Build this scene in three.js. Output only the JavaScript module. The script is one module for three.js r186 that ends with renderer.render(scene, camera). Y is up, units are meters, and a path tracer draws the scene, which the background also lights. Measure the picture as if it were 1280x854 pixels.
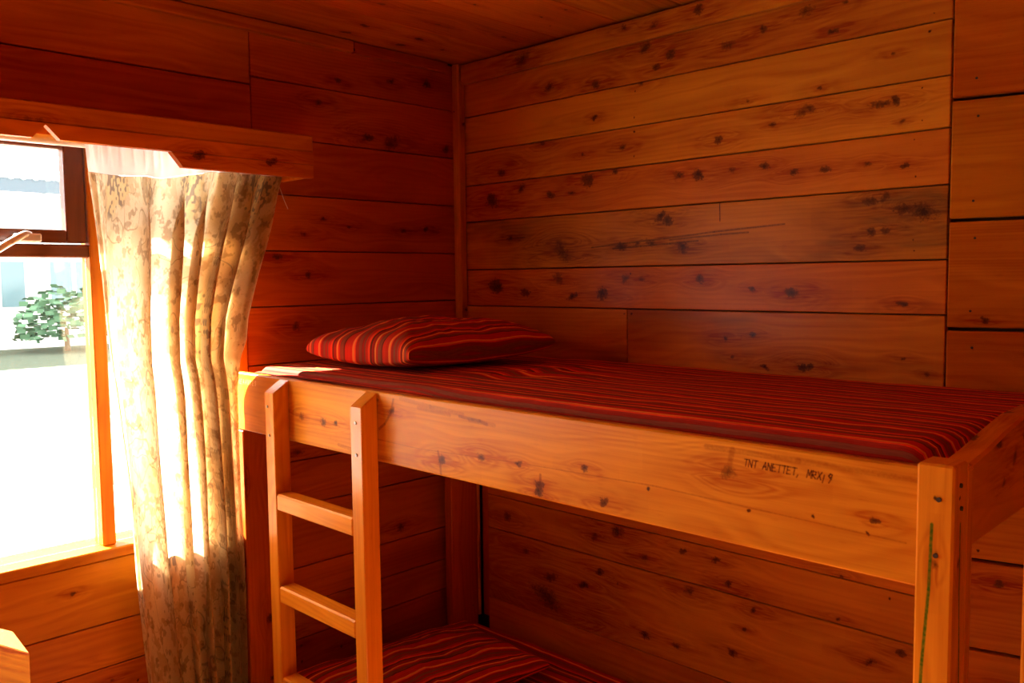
import * as THREE from 'three';
import { mergeGeometries } from 'three/addons/utils/BufferGeometryUtils.js';

// ------------------------------------------------------------------ camera, sky, sun, exposure
const scene = new THREE.Scene();
const EYE = 1.6;
const camera = new THREE.PerspectiveCamera(2 * Math.atan(427 / 1073.88) * 180 / Math.PI, 1280 / 854, 0.05, 400);
camera.position.set(2.237, EYE, 2.0235);
camera.rotation.set(-4.189 * Math.PI / 180, 44.561 * Math.PI / 180, -0.657 * Math.PI / 180, 'YXZ');
camera.focus = 2.3; camera.userData.fStop = 22;
scene.add(camera);

const toSun = new THREE.Vector3(-1, 0.74, 0.38).normalize();
scene.background = new THREE.Color(1.75, 1.735, 1.70); // hazy white sky
const sun = new THREE.DirectionalLight(new THREE.Color(1, 0.93, 0.82), 23);
sun.position.copy(toSun).multiplyScalar(40);
sun.castShadow = true;
sun.shadow.mapSize.set(4096, 4096);
sun.shadow.camera.left = -8; sun.shadow.camera.right = 8; sun.shadow.camera.top = 8; sun.shadow.camera.bottom = -8;
sun.shadow.camera.near = 1; sun.shadow.camera.far = 90;
scene.add(sun); scene.add(sun.target);

const renderer = new THREE.WebGLRenderer({ antialias: true });
renderer.toneMapping = THREE.LinearToneMapping;
renderer.toneMappingExposure = 4.1;
renderer.shadowMap.enabled = true;

// ------------------------------------------------------------------ noise
function rng(seed) { let a = seed >>> 0; return () => { a = (a + 0x6D2B79F5) | 0; let t = Math.imul(a ^ (a >>> 15), 1 | a); t = (t + Math.imul(t ^ (t >>> 7), 61 | t)) ^ t; return ((t ^ (t >>> 14)) >>> 0) / 4294967296; }; }
const LAT = new Float32Array(65536); { const r = rng(7); for (let i = 0; i < 65536; i++) LAT[i] = r(); }
function vn(x, y) {
  const xi = Math.floor(x), yi = Math.floor(y), fx = x - xi, fy = y - yi, a = xi & 255, b = (xi + 1) & 255, c = (yi & 255) << 8, d = ((yi + 1) & 255) << 8;
  const u = fx * fx * (3 - 2 * fx), v = fy * fy * (3 - 2 * fy);
  const p = LAT[a | c], q = LAT[b | c], r = LAT[a | d], s = LAT[b | d];
  return p + (q - p) * u + (r - p + (p - q - r + s) * u) * v;
}
const fbm = (x, y) => vn(x, y) * 0.53 + vn(x * 2.1 + 17, y * 2.1 + 5) * 0.27 + vn(x * 4.3 + 3, y * 4.3 + 41) * 0.2;
const sst = (a, b, x) => { const t = Math.min(1, Math.max(0, (x - a) / (b - a))); return t * t * (3 - 2 * t); };
const toS = (x) => 255 * (x <= 0.0031308 ? 12.92 * x : 1.055 * Math.pow(x, 1 / 2.4) - 0.055);
function dataTexture(data, w, h, wrapS = THREE.RepeatWrapping, wrapT = THREE.RepeatWrapping) {
  const t = new THREE.DataTexture(data, w, h, THREE.RGBAFormat, THREE.UnsignedByteType);
  t.colorSpace = THREE.SRGBColorSpace; t.magFilter = THREE.LinearFilter; t.minFilter = THREE.LinearMipmapLinearFilter; t.generateMipmaps = true;
  t.wrapS = wrapS; t.wrapT = wrapT; t.needsUpdate = true;
  return t;
}

// ------------------------------------------------------------------ wood
// tones: linear base colours of varnished pine
const TONE = {
  pine: { light: [0.61, 0.196, 0.009], dark: [0.38, 0.082, 0.003] },
  amber: { light: [0.58, 0.166, 0.007], dark: [0.35, 0.064, 0.003] },
  ember: { light: [0.58, 0.148, 0.007], dark: [0.35, 0.054, 0.002] },
  olive: { light: [0.55, 0.172, 0.008], dark: [0.29, 0.070, 0.004] },
  red: { light: [0.52, 0.108, 0.006], dark: [0.31, 0.042, 0.002] },
  rail: { light: [0.71, 0.258, 0.013], dark: [0.48, 0.118, 0.005] },
  floor: { light: [0.46, 0.23, 0.075], dark: [0.30, 0.125, 0.035] },
  brown: { light: [0.150, 0.036, 0.010], dark: [0.075, 0.015, 0.005] },
};
// len x hgt metres; knots [along, across, radius] measured from the board's lower left corner
function woodTexture({ len, hgt, W = 1024, H = 96, seed = 1, tone = TONE.pine, knots = [], stains = 0, cathedral = 0, marks = null }) {
  const data = new Uint8Array(W * H * 4), r = rng(seed * 977 + 13);
  const o1 = r() * 200, o2 = r() * 200, F = 60 + r() * 50, t0 = hgt * (0.2 + 0.6 * r()), s0 = len * r(), hue = (r() - 0.5) * 0.16;
  const KR = [0.120, 0.024, 0.003], KC = [0.034, 0.008, 0.002], DS = [0.070, 0.040, 0.012];
  for (let j = 0; j < H; j++) for (let i = 0; i < W; i++) {
    const s = (i + 0.5) / W * len, t = (j + 0.5) / H * hgt;
    let w = 0.022 * (fbm(s * 1.3 + o1, t * 5 + o2) - 0.5) + 0.004 * (vn(s * 7 + o2, t * 30 + o1) - 0.5);
    let knot = 0, core = 0, halo = 0;
    for (const k of knots) {
      const R = k[2] > 0.0052 ? k[2] * 1.2 : k[2], dx = s - k[0], dy = t - k[1];
      if (Math.abs(dx) > R * 9 || Math.abs(dy) > R * 5) continue;
      const h = k[0] * 91.7 + k[1] * 57.3, big = R > 0.0052;
      const ds = dx + R * 1.1 * (vn(s * 26 / (R * 60) + h, t * 26 / (R * 60)) - 0.5), dt = dy + R * 0.9 * (vn(s * 30 / (R * 60), t * 30 / (R * 60) + h) - 0.5);
      const ax = dx / (R * 4.2), ay = dy / (R * 2.0), e = ax * ax + ay * ay;
      const tilt = (vn(h, 0.5) - 0.5) * 1.2, asp = big ? 0.75 + 0.8 * vn(h * 1.7, 3.5) : 0.8, cs = Math.cos(tilt), sn = Math.sin(tilt), us = ds * cs + dt * sn, ut = dt * cs - ds * sn;
      if (big) {
        w += Math.sign(dy || 1) * -R * 0.8 * Math.exp(-e * 1.1) * Math.min(1, Math.abs(dy) / (R * 0.6));
        const tail = Math.exp(-((dx / (R * 6.5)) ** 2) - ((dt / (R * 1.5)) ** 2));
        halo = Math.max(halo, tail * (0.25 + 1.1 * vn(s * 30 + o1, t * 330)));
      }
      const d = Math.hypot(us / (R * asp), ut / (R * 0.8)) + 0.45 * (vn(s * 480 + h, t * 480) - 0.5) + 0.5 * (vn(s * 170 + h, t * 170) - 0.5);
      const body = (1 - sst(0.55, 1.05, d)) * (big ? 0.5 + 0.5 * sst(0.25, 0.6, vn(h * 3.1, 11.5)) : 1), ring = big ? 0.6 + 0.4 * Math.cos(d * 9) : 1;
      knot = Math.max(knot, body * (0.72 + 0.28 * ring)); core = Math.max(core, (1 - sst(0.1, 0.75, d)) * (0.35 + 0.65 * vn(h * 2.3, 7.5)));
    }
    const g = cathedral ? F * 0.55 * Math.sqrt((t + w - t0) * (t + w - t0) + cathedral * cathedral * (s - s0) * (s - s0)) : F * 0.6 * (t + w) * (1 + 0.9 * vn(t * 16 + o1, s * 0.4));
    const fr = g - Math.floor(g), late = sst(0.25, 0.86, fr) * (1 - sst(0.88, 1, fr));
    const fib = vn(s * 14 + o1, t * 1100 + o2) - 0.5, patch = fbm(s * 1.8 + o2, t * 7 + o1) - 0.5, streak = vn(s * 1.6 + o1, t * 95 + w * 900 + o2) - 0.5, fleck = sst(0.82, 0.95, vn(s * 40 + o1, t * 420)) * 0.14;
    let m = 0.30 + (late - 0.3) * 0.17 * (0.4 + 1.2 * vn(s * 1.1 + o2, t * 12)) + fib * 0.14 + patch * 1.25 + streak * 0.5 + fleck + halo * 0.8;
    m = Math.min(1.3, Math.max(-0.1, m));
    const c = [0, 0, 0];
    const st = stains ? stains * sst(0.54, 0.74, fbm(s * 3.1 + o1 * 2, t * 16 + o2)) * (0.35 + 0.65 * vn(s * 9, t * 150 + o1)) : 0;
    for (let q = 0; q < 3; q++) {
      let v = tone.light[q] + (tone.dark[q] - tone.light[q]) * m;
      v *= 1 + hue * (q === 0 ? 0.4 : q === 1 ? -0.6 : -1);
      v += (DS[q] - v) * Math.min(0.75, st);
      v += (KR[q] - v) * knot * 0.9;
      v += (KC[q] - v) * core * 0.9;
      c[q] = Math.max(0.002, v);
    }
    const p = (j * W + i) * 4;
    data[p] = toS(c[0]); data[p + 1] = toS(c[1]); data[p + 2] = toS(c[2]); data[p + 3] = 255;
  }
  if (marks) marks(data, W, H, len, hgt);
  return dataTexture(data, W, H, THREE.MirroredRepeatWrapping, THREE.MirroredRepeatWrapping);
}
function woodMaterial(tex, rough = 0.55, coat = 0.10, coatRough = 0.24) {
  return new THREE.MeshPhysicalMaterial({ map: tex, bumpMap: tex, bumpScale: 0.0003, roughness: rough, clearcoat: coat, clearcoatRoughness: coatRough, specularIntensity: 0.1 });
}
// strokes drawn on a board: list of polylines in metres from the lower left corner
function strokes(lines, width, color, strength) {
  return (data, W, H, len, hgt) => {
    for (const L of lines) for (let k = 0; k + 1 < L.length; k++) {
      const [x0, y0] = L[k], [x1, y1] = L[k + 1], i0 = Math.floor((Math.min(x0, x1) - width) / len * W), i1 = Math.ceil((Math.max(x0, x1) + width) / len * W), j0 = Math.floor((Math.min(y0, y1) - width) / hgt * H), j1 = Math.ceil((Math.max(y0, y1) + width) / hgt * H);
      for (let j = Math.max(0, j0); j <= Math.min(H - 1, j1); j++) for (let i = Math.max(0, i0); i <= Math.min(W - 1, i1); i++) {
        const s = (i + 0.5) / W * len, t = (j + 0.5) / H * hgt, dx = x1 - x0, dy = y1 - y0, u = Math.min(1, Math.max(0, ((s - x0) * dx + (t - y0) * dy) / (dx * dx + dy * dy + 1e-9)));
        const d = Math.hypot(s - x0 - u * dx, t - y0 - u * dy), a = strength * (1 - sst(width * 0.45, width, d)) * (0.55 + 0.6 * vn(s * 400, t * 400)), p = (j * W + i) * 4;
        if (a > 0) for (let q = 0; q < 3; q++) data[p + q] += (color[q] - data[p + q]) * Math.min(1, a);
      }
    }
  };
}

// a box with chamfered edges; local x is the length; uv either fitted to the length and height or in metres
function plankGeometry(L, H, T, c = 0.0015, uv = null) {
  const half = [L / 2, H / 2, T / 2], P = [], V = (sg, a) => [0, 1, 2].map((k) => sg[k] * (half[k] - (k === a ? 0 : c)));
  const tri = (a, b, d) => {
    const u = [b[0] - a[0], b[1] - a[1], b[2] - a[2]], v = [d[0] - a[0], d[1] - a[1], d[2] - a[2]];
    const n = [u[1] * v[2] - u[2] * v[1], u[2] * v[0] - u[0] * v[2], u[0] * v[1] - u[1] * v[0]];
    const out = n[0] * (a[0] + b[0] + d[0]) + n[1] * (a[1] + b[1] + d[1]) + n[2] * (a[2] + b[2] + d[2]);
    out >= 0 ? P.push(a, b, d) : P.push(a, d, b);
  };
  for (let a = 0; a < 3; a++) for (const s of [-1, 1]) {
    const b = (a + 1) % 3, d = (a + 2) % 3, q = [[-1, -1], [1, -1], [1, 1], [-1, 1]].map(([x, y]) => { const g = [0, 0, 0]; g[a] = s; g[b] = x; g[d] = y; return V(g, a); });
    tri(q[0], q[1], q[2]); tri(q[0], q[2], q[3]);
    for (const s2 of [-1, 1]) { // edge between axis a and axis b
      const e = [-1, 1].map((z) => { const g = [0, 0, 0]; g[a] = s; g[b] = s2; g[d] = z; return [V(g, a), V(g, b)]; });
      tri(e[0][0], e[0][1], e[1][0]); tri(e[1][0], e[0][1], e[1][1]);
    }
  }
  for (const x of [-1, 1]) for (const y of [-1, 1]) for (const z of [-1, 1]) tri(V([x, y, z], 0), V([x, y, z], 1), V([x, y, z], 2));
  const pos = new Float32Array(P.length * 3), uvs = new Float32Array(P.length * 2);
  for (let k = 0; k < P.length; k += 3) {
    const A = P[k], B = P[k + 1], D = P[k + 2];
    const n = [Math.abs((B[1] - A[1]) * (D[2] - A[2]) - (B[2] - A[2]) * (D[1] - A[1])), Math.abs((B[2] - A[2]) * (D[0] - A[0]) - (B[0] - A[0]) * (D[2] - A[2])), Math.abs((B[0] - A[0]) * (D[1] - A[1]) - (B[1] - A[1]) * (D[0] - A[0]))];
    const ax = n[2] >= n[0] && n[2] >= n[1] ? 2 : n[1] >= n[0] ? 1 : 0;
    for (let m = 0; m < 3; m++) {
      const p = P[k + m]; pos.set(p, (k + m) * 3);
      let s = ax === 0 ? p[2] * 0.1 + p[0] : p[0], t = ax === 2 ? p[1] : ax === 1 ? p[2] : p[1];
      if (!uv) { s = s / L + 0.5; t = (ax === 1 ? Math.sign(p[1]) * H / 2 + (p[2] - T / 2) * Math.sign(p[1]) : t) / H + 0.5; }
      else { s = (s + uv[0]) / uv[2]; t = (t + (ax === 1 ? 0.09 : 0) + uv[1]) / uv[3]; }
      uvs[(k + m) * 2] = s; uvs[(k + m) * 2 + 1] = t;
    }
  }
  const g = new THREE.BufferGeometry();
  g.setAttribute('position', new THREE.BufferAttribute(pos, 3)); g.setAttribute('uv', new THREE.BufferAttribute(uvs, 2));
  g.computeVertexNormals();
  return g;
}

// ------------------------------------------------------------------ naming helpers
const taken = new Map();
function numbered(name) { const n = taken.get(name) ?? 0; taken.set(name, n + 1); return n ? `${name}_${String(n).padStart(3, '0')}` : name; }
function thing(name, label, category, pos = [0, 0, 0], group) {
  const o = new THREE.Group(); o.name = numbered(name); o.position.set(...pos); o.userData = { label, category }; if (group) o.userData.group = group;
  scene.add(o); return o;
}
function setting(name, label, category) { const o = thing(name, label, category); o.userData.kind = 'structure'; return o; }
function part(name, geo, mat, parent, pos = [0, 0, 0], rot = [0, 0, 0]) {
  const m = new THREE.Mesh(geo, mat); m.name = name; m.position.set(...pos); m.rotation.set(rot[0], rot[1], rot[2], rot[3] || 'XYZ'); m.castShadow = m.receiveShadow = true; parent.add(m); return m;
}
// orientation of a board: length along x / y / z
const ORI = { x: [0, 0, 0], y: [0, 0, Math.PI / 2], z: [0, Math.PI / 2, 0] };

// ------------------------------------------------------------------ shared wood
const generic = [];
{
  const r = rng(4242);
  const kinds = ['pine', 'amber', 'red', 'amber', 'pine', 'red', 'ember', 'rail', 'rail', 'floor', 'ember'];
  kinds.forEach((k, n) => {
    const knots = [], nk = k === 'rail' ? 3 : 6 + Math.floor(r() * 6);
    for (let i = 0; i < nk; i++) knots.push([r() * 1.6, r() * 0.24, 0.004 + 0.013 * r() * r()]);
    generic.push(woodTexture({ len: 1.6, hgt: 0.24, W: 1280, H: 200, seed: 100 + n, tone: TONE[k], knots, cathedral: n % 3 === 1 ? 0.05 : 0, stains: n === 4 ? 0.4 : 0.12 }));
  });
}
const GM = generic.map((t) => woodMaterial(t));
const [gPine, gAmber, gRed, gAmber2, gPine2, gRed2, gEmber, gRail, gRail2, gFloor, gEmber2] = GM;
const railGloss = woodMaterial(generic[7], 0.45, 0.45, 0.2), railGloss2 = woodMaterial(generic[8], 0.45, 0.45, 0.2);
const matBacking = new THREE.MeshStandardMaterial({ color: new THREE.Color().setRGB(0.07, 0.026, 0.010), roughness: 0.9 });
const matBrown = woodMaterial(woodTexture({ len: 1.6, hgt: 0.24, W: 640, H: 100, seed: 301, tone: TONE.brown, knots: [] }), 0.4, 0.3);
const matNail = new THREE.MeshStandardMaterial({ color: new THREE.Color().setRGB(0.045, 0.022, 0.012), roughness: 0.8 });
const matSteel = new THREE.MeshStandardMaterial({ color: new THREE.Color().setRGB(0.26, 0.21, 0.16), roughness: 0.5, metalness: 0.9 });
let uvSeed = rng(99);
const bar = (L, H, T, c = 0.002) => plankGeometry(L, H, T, c, [uvSeed() * 1.6, uvSeed() * 0.24, 1.6, 0.24]);

const ROOM = { x: 3.3, z: 3.5, h: 2.328 };
// the right part of the back wall turns away by this angle at the vertical joint
const BEND = { x: 1.5925, a: 14 * Math.PI / 180 }, BACK = -(ROOM.x - BEND.x) * Math.tan(BEND.a);
const bent = (d, y, out = 0) => [BEND.x + d * Math.cos(BEND.a) + out * Math.sin(BEND.a), y, -d * Math.sin(BEND.a) + out * Math.cos(BEND.a)];

// ------------------------------------------------------------------ back wall
{
  const wall = setting('wall_back', 'pine plank wall behind the bunk bed', 'wall');
  part('backing', new THREE.BoxGeometry(1.71, 2.6, 0.1), matBacking, wall, [0.735, 1.2, -0.082]);
  part('backing', new THREE.BoxGeometry(2.0, 2.6, 0.1), matBacking, wall, bent(0.95, 1.2, -0.085), [0, BEND.a, 0]);
  const T = 0.022;
  const K = {
    A: [[0.419, 2.189, 0.0147], [0.607, 2.17, 0.0133], [0.819, 2.178, 0.0118], [0.773, 2.245, 0.0211], [0.861, 2.205, 0.0129], [1.046, 2.202, 0.018], [1.145, 2.218, 0.012], [1.261, 2.232, 0.0156], [1.321, 2.176, 0.0097], [1.349, 2.238, 0.0084], [1.548, 2.168, 0.0027]],
    B: [[0.596, 2.072, 0.0084], [0.742, 2.054, 0.0046], [0.764, 2.143, 0.0091], [0.745, 2.126, 0.0046], [1.098, 2.046, 0.0062], [1.463, 2.096, 0.0059], [1.54, 2.13, 0.0046], [1.292, 2.047, 0.0066]],
    C: [[0.202, 1.952, 0.0206], [0.385, 2.022, 0.0112], [0.553, 1.969, 0.0069], [0.696, 1.979, 0.0111], [1.017, 1.957, 0.0119], [0.742, 2.012, 0.0046], [0.742, 1.944, 0.0046], [1.248, 2.0, 0.0159], [1.27, 2.005, 0.012], [1.439, 1.988, 0.015], [1.47, 1.99, 0.01], [1.528, 2.009, 0.0028], [1.53, 1.938, 0.0028], [1.486, 1.943, 0.0058], [1.17, 1.976, 0.0072]],
    D: [[0.289, 1.891, 0.0178], [0.166, 1.847, 0.0294], [0.579, 1.898, 0.0238], [0.676, 1.91, 0.0129], [0.421, 1.857, 0.0111], [0.51, 1.857, 0.0106], [0.893, 1.882, 0.0142], [0.957, 1.87, 0.0164], [1.053, 1.882, 0.0116], [1.149, 1.879, 0.0097], [1.223, 1.85, 0.0104], [1.307, 1.854, 0.0099], [1.413, 1.853, 0.0092], [1.495, 1.841, 0.0077], [1.513, 1.899, 0.0028], [1.517, 1.817, 0.0028]],
    E: [[0.239, 1.73, 0.0122], [0.462, 1.679, 0.0291], [0.452, 1.70, 0.018], [0.833, 1.768, 0.0177], [0.862, 1.753, 0.0131], [0.692, 1.688, 0.0144], [0.803, 1.702, 0.0151], [0.75, 1.695, 0.008], [0.912, 1.679, 0.0127], [1.421, 1.767, 0.0122], [1.451, 1.778, 0.01], [1.538, 1.734, 0.0244], [1.50, 1.745, 0.018], [1.427, 1.693, 0.0132], [1.45, 1.70, 0.012], [1.394, 1.659, 0.0094], [1.515, 1.677, 0.0048], [1.519, 1.65, 0.0029]],
    F: [[0.164, 1.569, 0.0233], [0.306, 1.551, 0.0158], [0.629, 1.55, 0.02], [0.445, 1.592, 0.0184], [0.705, 1.594, 0.016], [0.767, 1.593, 0.0124], [0.963, 1.592, 0.0124], [0.727, 1.608, 0.0047], [0.502, 1.544, 0.0143], [1.227, 1.555, 0.014], [1.119, 1.565, 0.0075], [1.493, 1.53, 0.0078]],
    G: [[0.73, 1.492, 0.0047], [1.038, 1.431, 0.0106], [1.12, 1.446, 0.0075], [1.062, 1.387, 0.0078], [1.277, 1.375, 0.0102], [1.152, 1.363, 0.0086], [1.499, 1.406, 0.0059], [1.551, 1.373, 0.0057], [1.254, 1.37, 0.015]],
    H: [[0.705, 1.492, 0.0048]],
    U1: [[0.208, 0.791, 0.0169], [0.678, 0.836, 0.0232], [0.772, 0.776, 0.0142], [0.59, 0.803, 0.0104], [0.912, 0.828, 0.0131], [1.015, 0.826, 0.0123], [1.054, 0.765, 0.0147], [1.355, 0.75, 0.0077], [1.479, 0.837, 0.0051]],
    U2: [[0.293, 0.699, 0.0163], [0.404, 0.63, 0.0193], [0.545, 0.638, 0.0143], [0.607, 0.696, 0.0138], [0.679, 0.674, 0.0083], [0.923, 0.713, 0.0159], [1.129, 0.715, 0.0102], [0.396, 0.561, 0.0465], [0.778, 0.546, 0.0142], [0.889, 0.548, 0.0119], [1.071, 0.582, 0.012], [1.431, 0.67, 0.0105], [1.505, 0.718, 0.012], [1.104, 0.654, 0.0065]],
  };
  // key, x0, x1, y0, y1, tone, cathedral, stains
  const rows = [
    ['A', 0.004, 1.59, 2.150, 2.320, 'amber', 0, 0.1], ['B', 0.004, 1.59, 2.030, 2.150, 'pine', 0.03, 0.05], ['C', 0.004, 1.59, 1.918, 2.030, 'pine', 0, 0.1],
    ['D', 0.004, 1.59, 1.795, 1.918, 'ember', 0, 0.05], ['E', 0.004, 1.59, 1.631, 1.795, 'olive', 0, 0.5], ['F', 0.004, 1.59, 1.508, 1.631, 'ember', 0, 0.2],
    ['G', 0.717, 1.59, 1.330, 1.508, 'amber', 0.04, 0.35], ['H', 0.004, 0.717, 1.330, 1.508, 'amber', 0, 0.5],
    ['', 0.115, 1.59, 1.098, 1.330, 'amber', 0, 0.1], ['', 0.115, 1.59, 0.858, 1.098, 'amber', 0, 0.1], ['U1', 0.115, 1.59, 0.741, 0.858, 'amber', 0, 0.15], ['U2', 0.115, 1.59, 0.494, 0.741, 'pine', 0.045, 0.1], ['', 0.115, 1.59, 0.25, 0.494, 'pine', 0, 0.4], ['', 0.115, 1.59, 0.0, 0.25, 'amber', 0, 0],
  ];
  const streaks = strokes([[[0.58, 0.058], [0.70, 0.066], [0.84, 0.074], [1.0, 0.086], [1.2, 0.096]], [[0.66, 0.052], [0.76, 0.056], [0.86, 0.060], [0.95, 0.064]], [[0.22, 0.098], [0.30, 0.100]], [[0.86, 0.07], [1.02, 0.078], [1.1, 0.080]]], 0.0032, [58, 30, 8], 0.5), butt = strokes([[[1.017, 0.113], [1.016, 0.162]]], 0.0018, [50, 22, 6], 0.85);
  const boardMarks = (...a) => { streaks(...a); butt(...a); };
  rows.forEach(([k, x0, x1, y0, y1, tone, cathedral, stains], n) => {
    const gap = 0.003, L = x1 - x0 - gap, H = y1 - y0 - gap, kn = (K[k] || []).map(([x, y, r]) => [x - x0, y - y0, r]);
    const mat = k ? woodMaterial(woodTexture({ len: L, hgt: H, W: Math.round(880 * L / 1.0), H: Math.round(880 * H), seed: 20 + n, tone: TONE[tone], knots: kn, cathedral, stains, marks: k === 'E' ? boardMarks : null })) : gAmber;
    part('plank', plankGeometry(L, H, T, 0.0018), mat, wall, [(x0 + x1) / 2, (y0 + y1) / 2, -T / 2 - 0.012 + 0.012 + ((n * 7) % 5) * 0.0004 - 0.0016]);
  });
  // the wider boards to the right of the vertical joint, with open gaps between them
  const ys = [0, 0.30, 0.545, 0.764, 0.967, 1.222, 1.478, 1.716, 1.976, 2.32];
  const rm = [6, 2, 6, 5, 2, 6, 5, 2, 6];
  for (let n = 0; n + 1 < ys.length; n++) {
    const H = ys[n + 1] - ys[n] - 0.0075, L = (ROOM.x - BEND.x) / Math.cos(BEND.a) - 0.004;
    part('plank', plankGeometry(L, H, T, 0.002, [n * 0.37, n * 0.11, 1.6, 0.24]), [gEmber, gAmber2, gEmber2][n % 3], wall, bent(L / 2, (ys[n] + ys[n + 1]) / 2, -T / 2), [0, BEND.a, 0]);
    for (const [dy, dx] of [[0.03, 0.045], [-0.03, 0.05]]) {
      const y = dy > 0 ? ys[n] + 0.04 : ys[n + 1] - 0.04;
      const nail = part('nail', new THREE.CylinderGeometry(0.0028, 0.0028, 0.004, 8), matNail, wall, bent(dx, y, -0.001), [Math.PI / 2, BEND.a, 0, 'YXZ']);
    }
  }
}
// ------------------------------------------------------------------ window wall (x = 0)
const WIN = { z0: 0.85, z1: 2.85, y0: 0.915, y1: 1.945 };
const WALLT = 0.10;
{
  const wall = setting('wall_left', 'reddish pine plank wall around the window', 'wall');
  const shape = new THREE.Shape([[-0.15, -0.1], [ROOM.z + 0.12, -0.1], [ROOM.z + 0.12, 2.5], [-0.15, 2.5]].map(([x, y]) => new THREE.Vector2(x, y)));
  shape.holes.push(new THREE.Path([[WIN.z0, WIN.y0], [WIN.z0, WIN.y1], [WIN.z1, WIN.y1], [WIN.z1, WIN.y0]].map(([x, y]) => new THREE.Vector2(x, y))));
  const g = new THREE.ExtrudeGeometry(shape, { depth: WALLT - 0.022, bevelEnabled: false }); // x = world z; turn so that shape x -> world z
  g.rotateY(-Math.PI / 2); // (x,y,z) -> (-z, y, x)
  part('backing', g, matBacking, wall, [-0.0225, 0, 0]);
  const K = [[0.569, 2.128, 0.0107], [0.393, 2.046, 0.0185], [0.294, 2.044, 0.0248], [0.063, 2.038, 0.0139], [0.146, 2.253, 0.0171], [0.296, 2.23, 0.0106], [0.491, 2.201, 0.0111], [0.558, 1.783, 0.0109], [0.626, 1.738, 0.012], [0.467, 1.765, 0.0082], [0.25, 1.759, 0.0091], [0.155, 1.765, 0.0096], [0.721, 1.669, 0.0114], [0.616, 1.617, 0.0106], [0.659, 1.466, 0.0148], [0.664, 1.09, 0.0134], [0.296, 0.778, 0.0146], [1.314, 0.833, 0.0061]];
  const T = 0.022, gap = 0.003;
  const board = (z0, z1, y0, y1, tone, seed, own = true, cathedral = 0) => {
    const L = z1 - z0 - gap, H = y1 - y0 - gap;
    const kn = K.filter(([z, y]) => z > z0 && z < z1 && y > y0 && y < y1).map(([z, y, r]) => [z1 - z, y - y0, r]);
    const mat = own ? woodMaterial(woodTexture({ len: L, hgt: H, W: Math.min(1400, Math.round(760 * L)), H: Math.round(800 * H), seed, tone: TONE[tone], knots: kn, stains: 0.1, cathedral })) : [gRed, gRed2, gAmber][seed % 3];
    part('plank', own ? plankGeometry(L, H, T, 0.0018) : plankGeometry(L, H, T, 0.0018, [seed * 0.31, seed * 0.07, 1.6, 0.24]), mat, wall, [-T / 2 + ((seed * 7) % 5) * 0.0004 - 0.0016, (y0 + y1) / 2, (z0 + z1) / 2], [0, Math.PI / 2, 0]);
  };
  const E = ROOM.z;
  board(0, 0.784, 2.174, 2.325, 'red', 51); board(0.784, E, 2.151, 2.325, 'amber', 52, true, 0.02);
  board(0, 0.784, 2.013, 2.174, 'red', 53); board(0.784, E, WIN.y1, 2.151, 'red', 54, true, 0.03);
  board(0, 0.82, 1.851, 2.013, 'red', 55); board(0, 0.82, 1.688, 1.851, 'red', 56); board(0, 0.82, 1.527, 1.688, 'red', 57, true, 0.03); board(0, 0.82, 1.36, 1.527, 'red', 58);
  board(0, 0.82, 1.205, 1.36, 'red', 4, false); board(0, 0.82, 1.064, 1.205, 'red', 59); board(0, 0.82, 0.928, 1.064, 'red', 60, true, 0.03); board(0, 0.82, 0.739, 0.928, 'red', 61, true, 0.05);
  board(0, 0.82, 0.626, 0.739, 'red', 7, false); board(0, 0.82, 0.519, 0.626, 'red', 8, false); board(0, 0.82, 0.36, 0.519, 'red', 9, false); board(0, 0.82, 0.18, 0.36, 'red', 10, false); board(0, 0.82, 0, 0.18, 'red', 12, false);
  board(0.82, E, 0.735, 0.899, 'pine', 62, true, 0.03); board(0.82, E, 0.621, 0.735, 'pine', 63, true); board(0.82, E, 0.46, 0.621, 'amber', 11, false); board(0.82, E, 0.3, 0.46, 'amber', 14, false); board(0.82, E, 0.15, 0.3, 'amber', 17, false); board(0.82, E, 0, 0.15, 'amber', 20, false);
  for (let n = 0; n < 7; n++) board(WIN.z1 + 0.02, E, 0.899 + n * 0.15, Math.min(WIN.y1, 0.899 + (n + 1) * 0.15), 'red', 22 + n, false);
}
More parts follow.
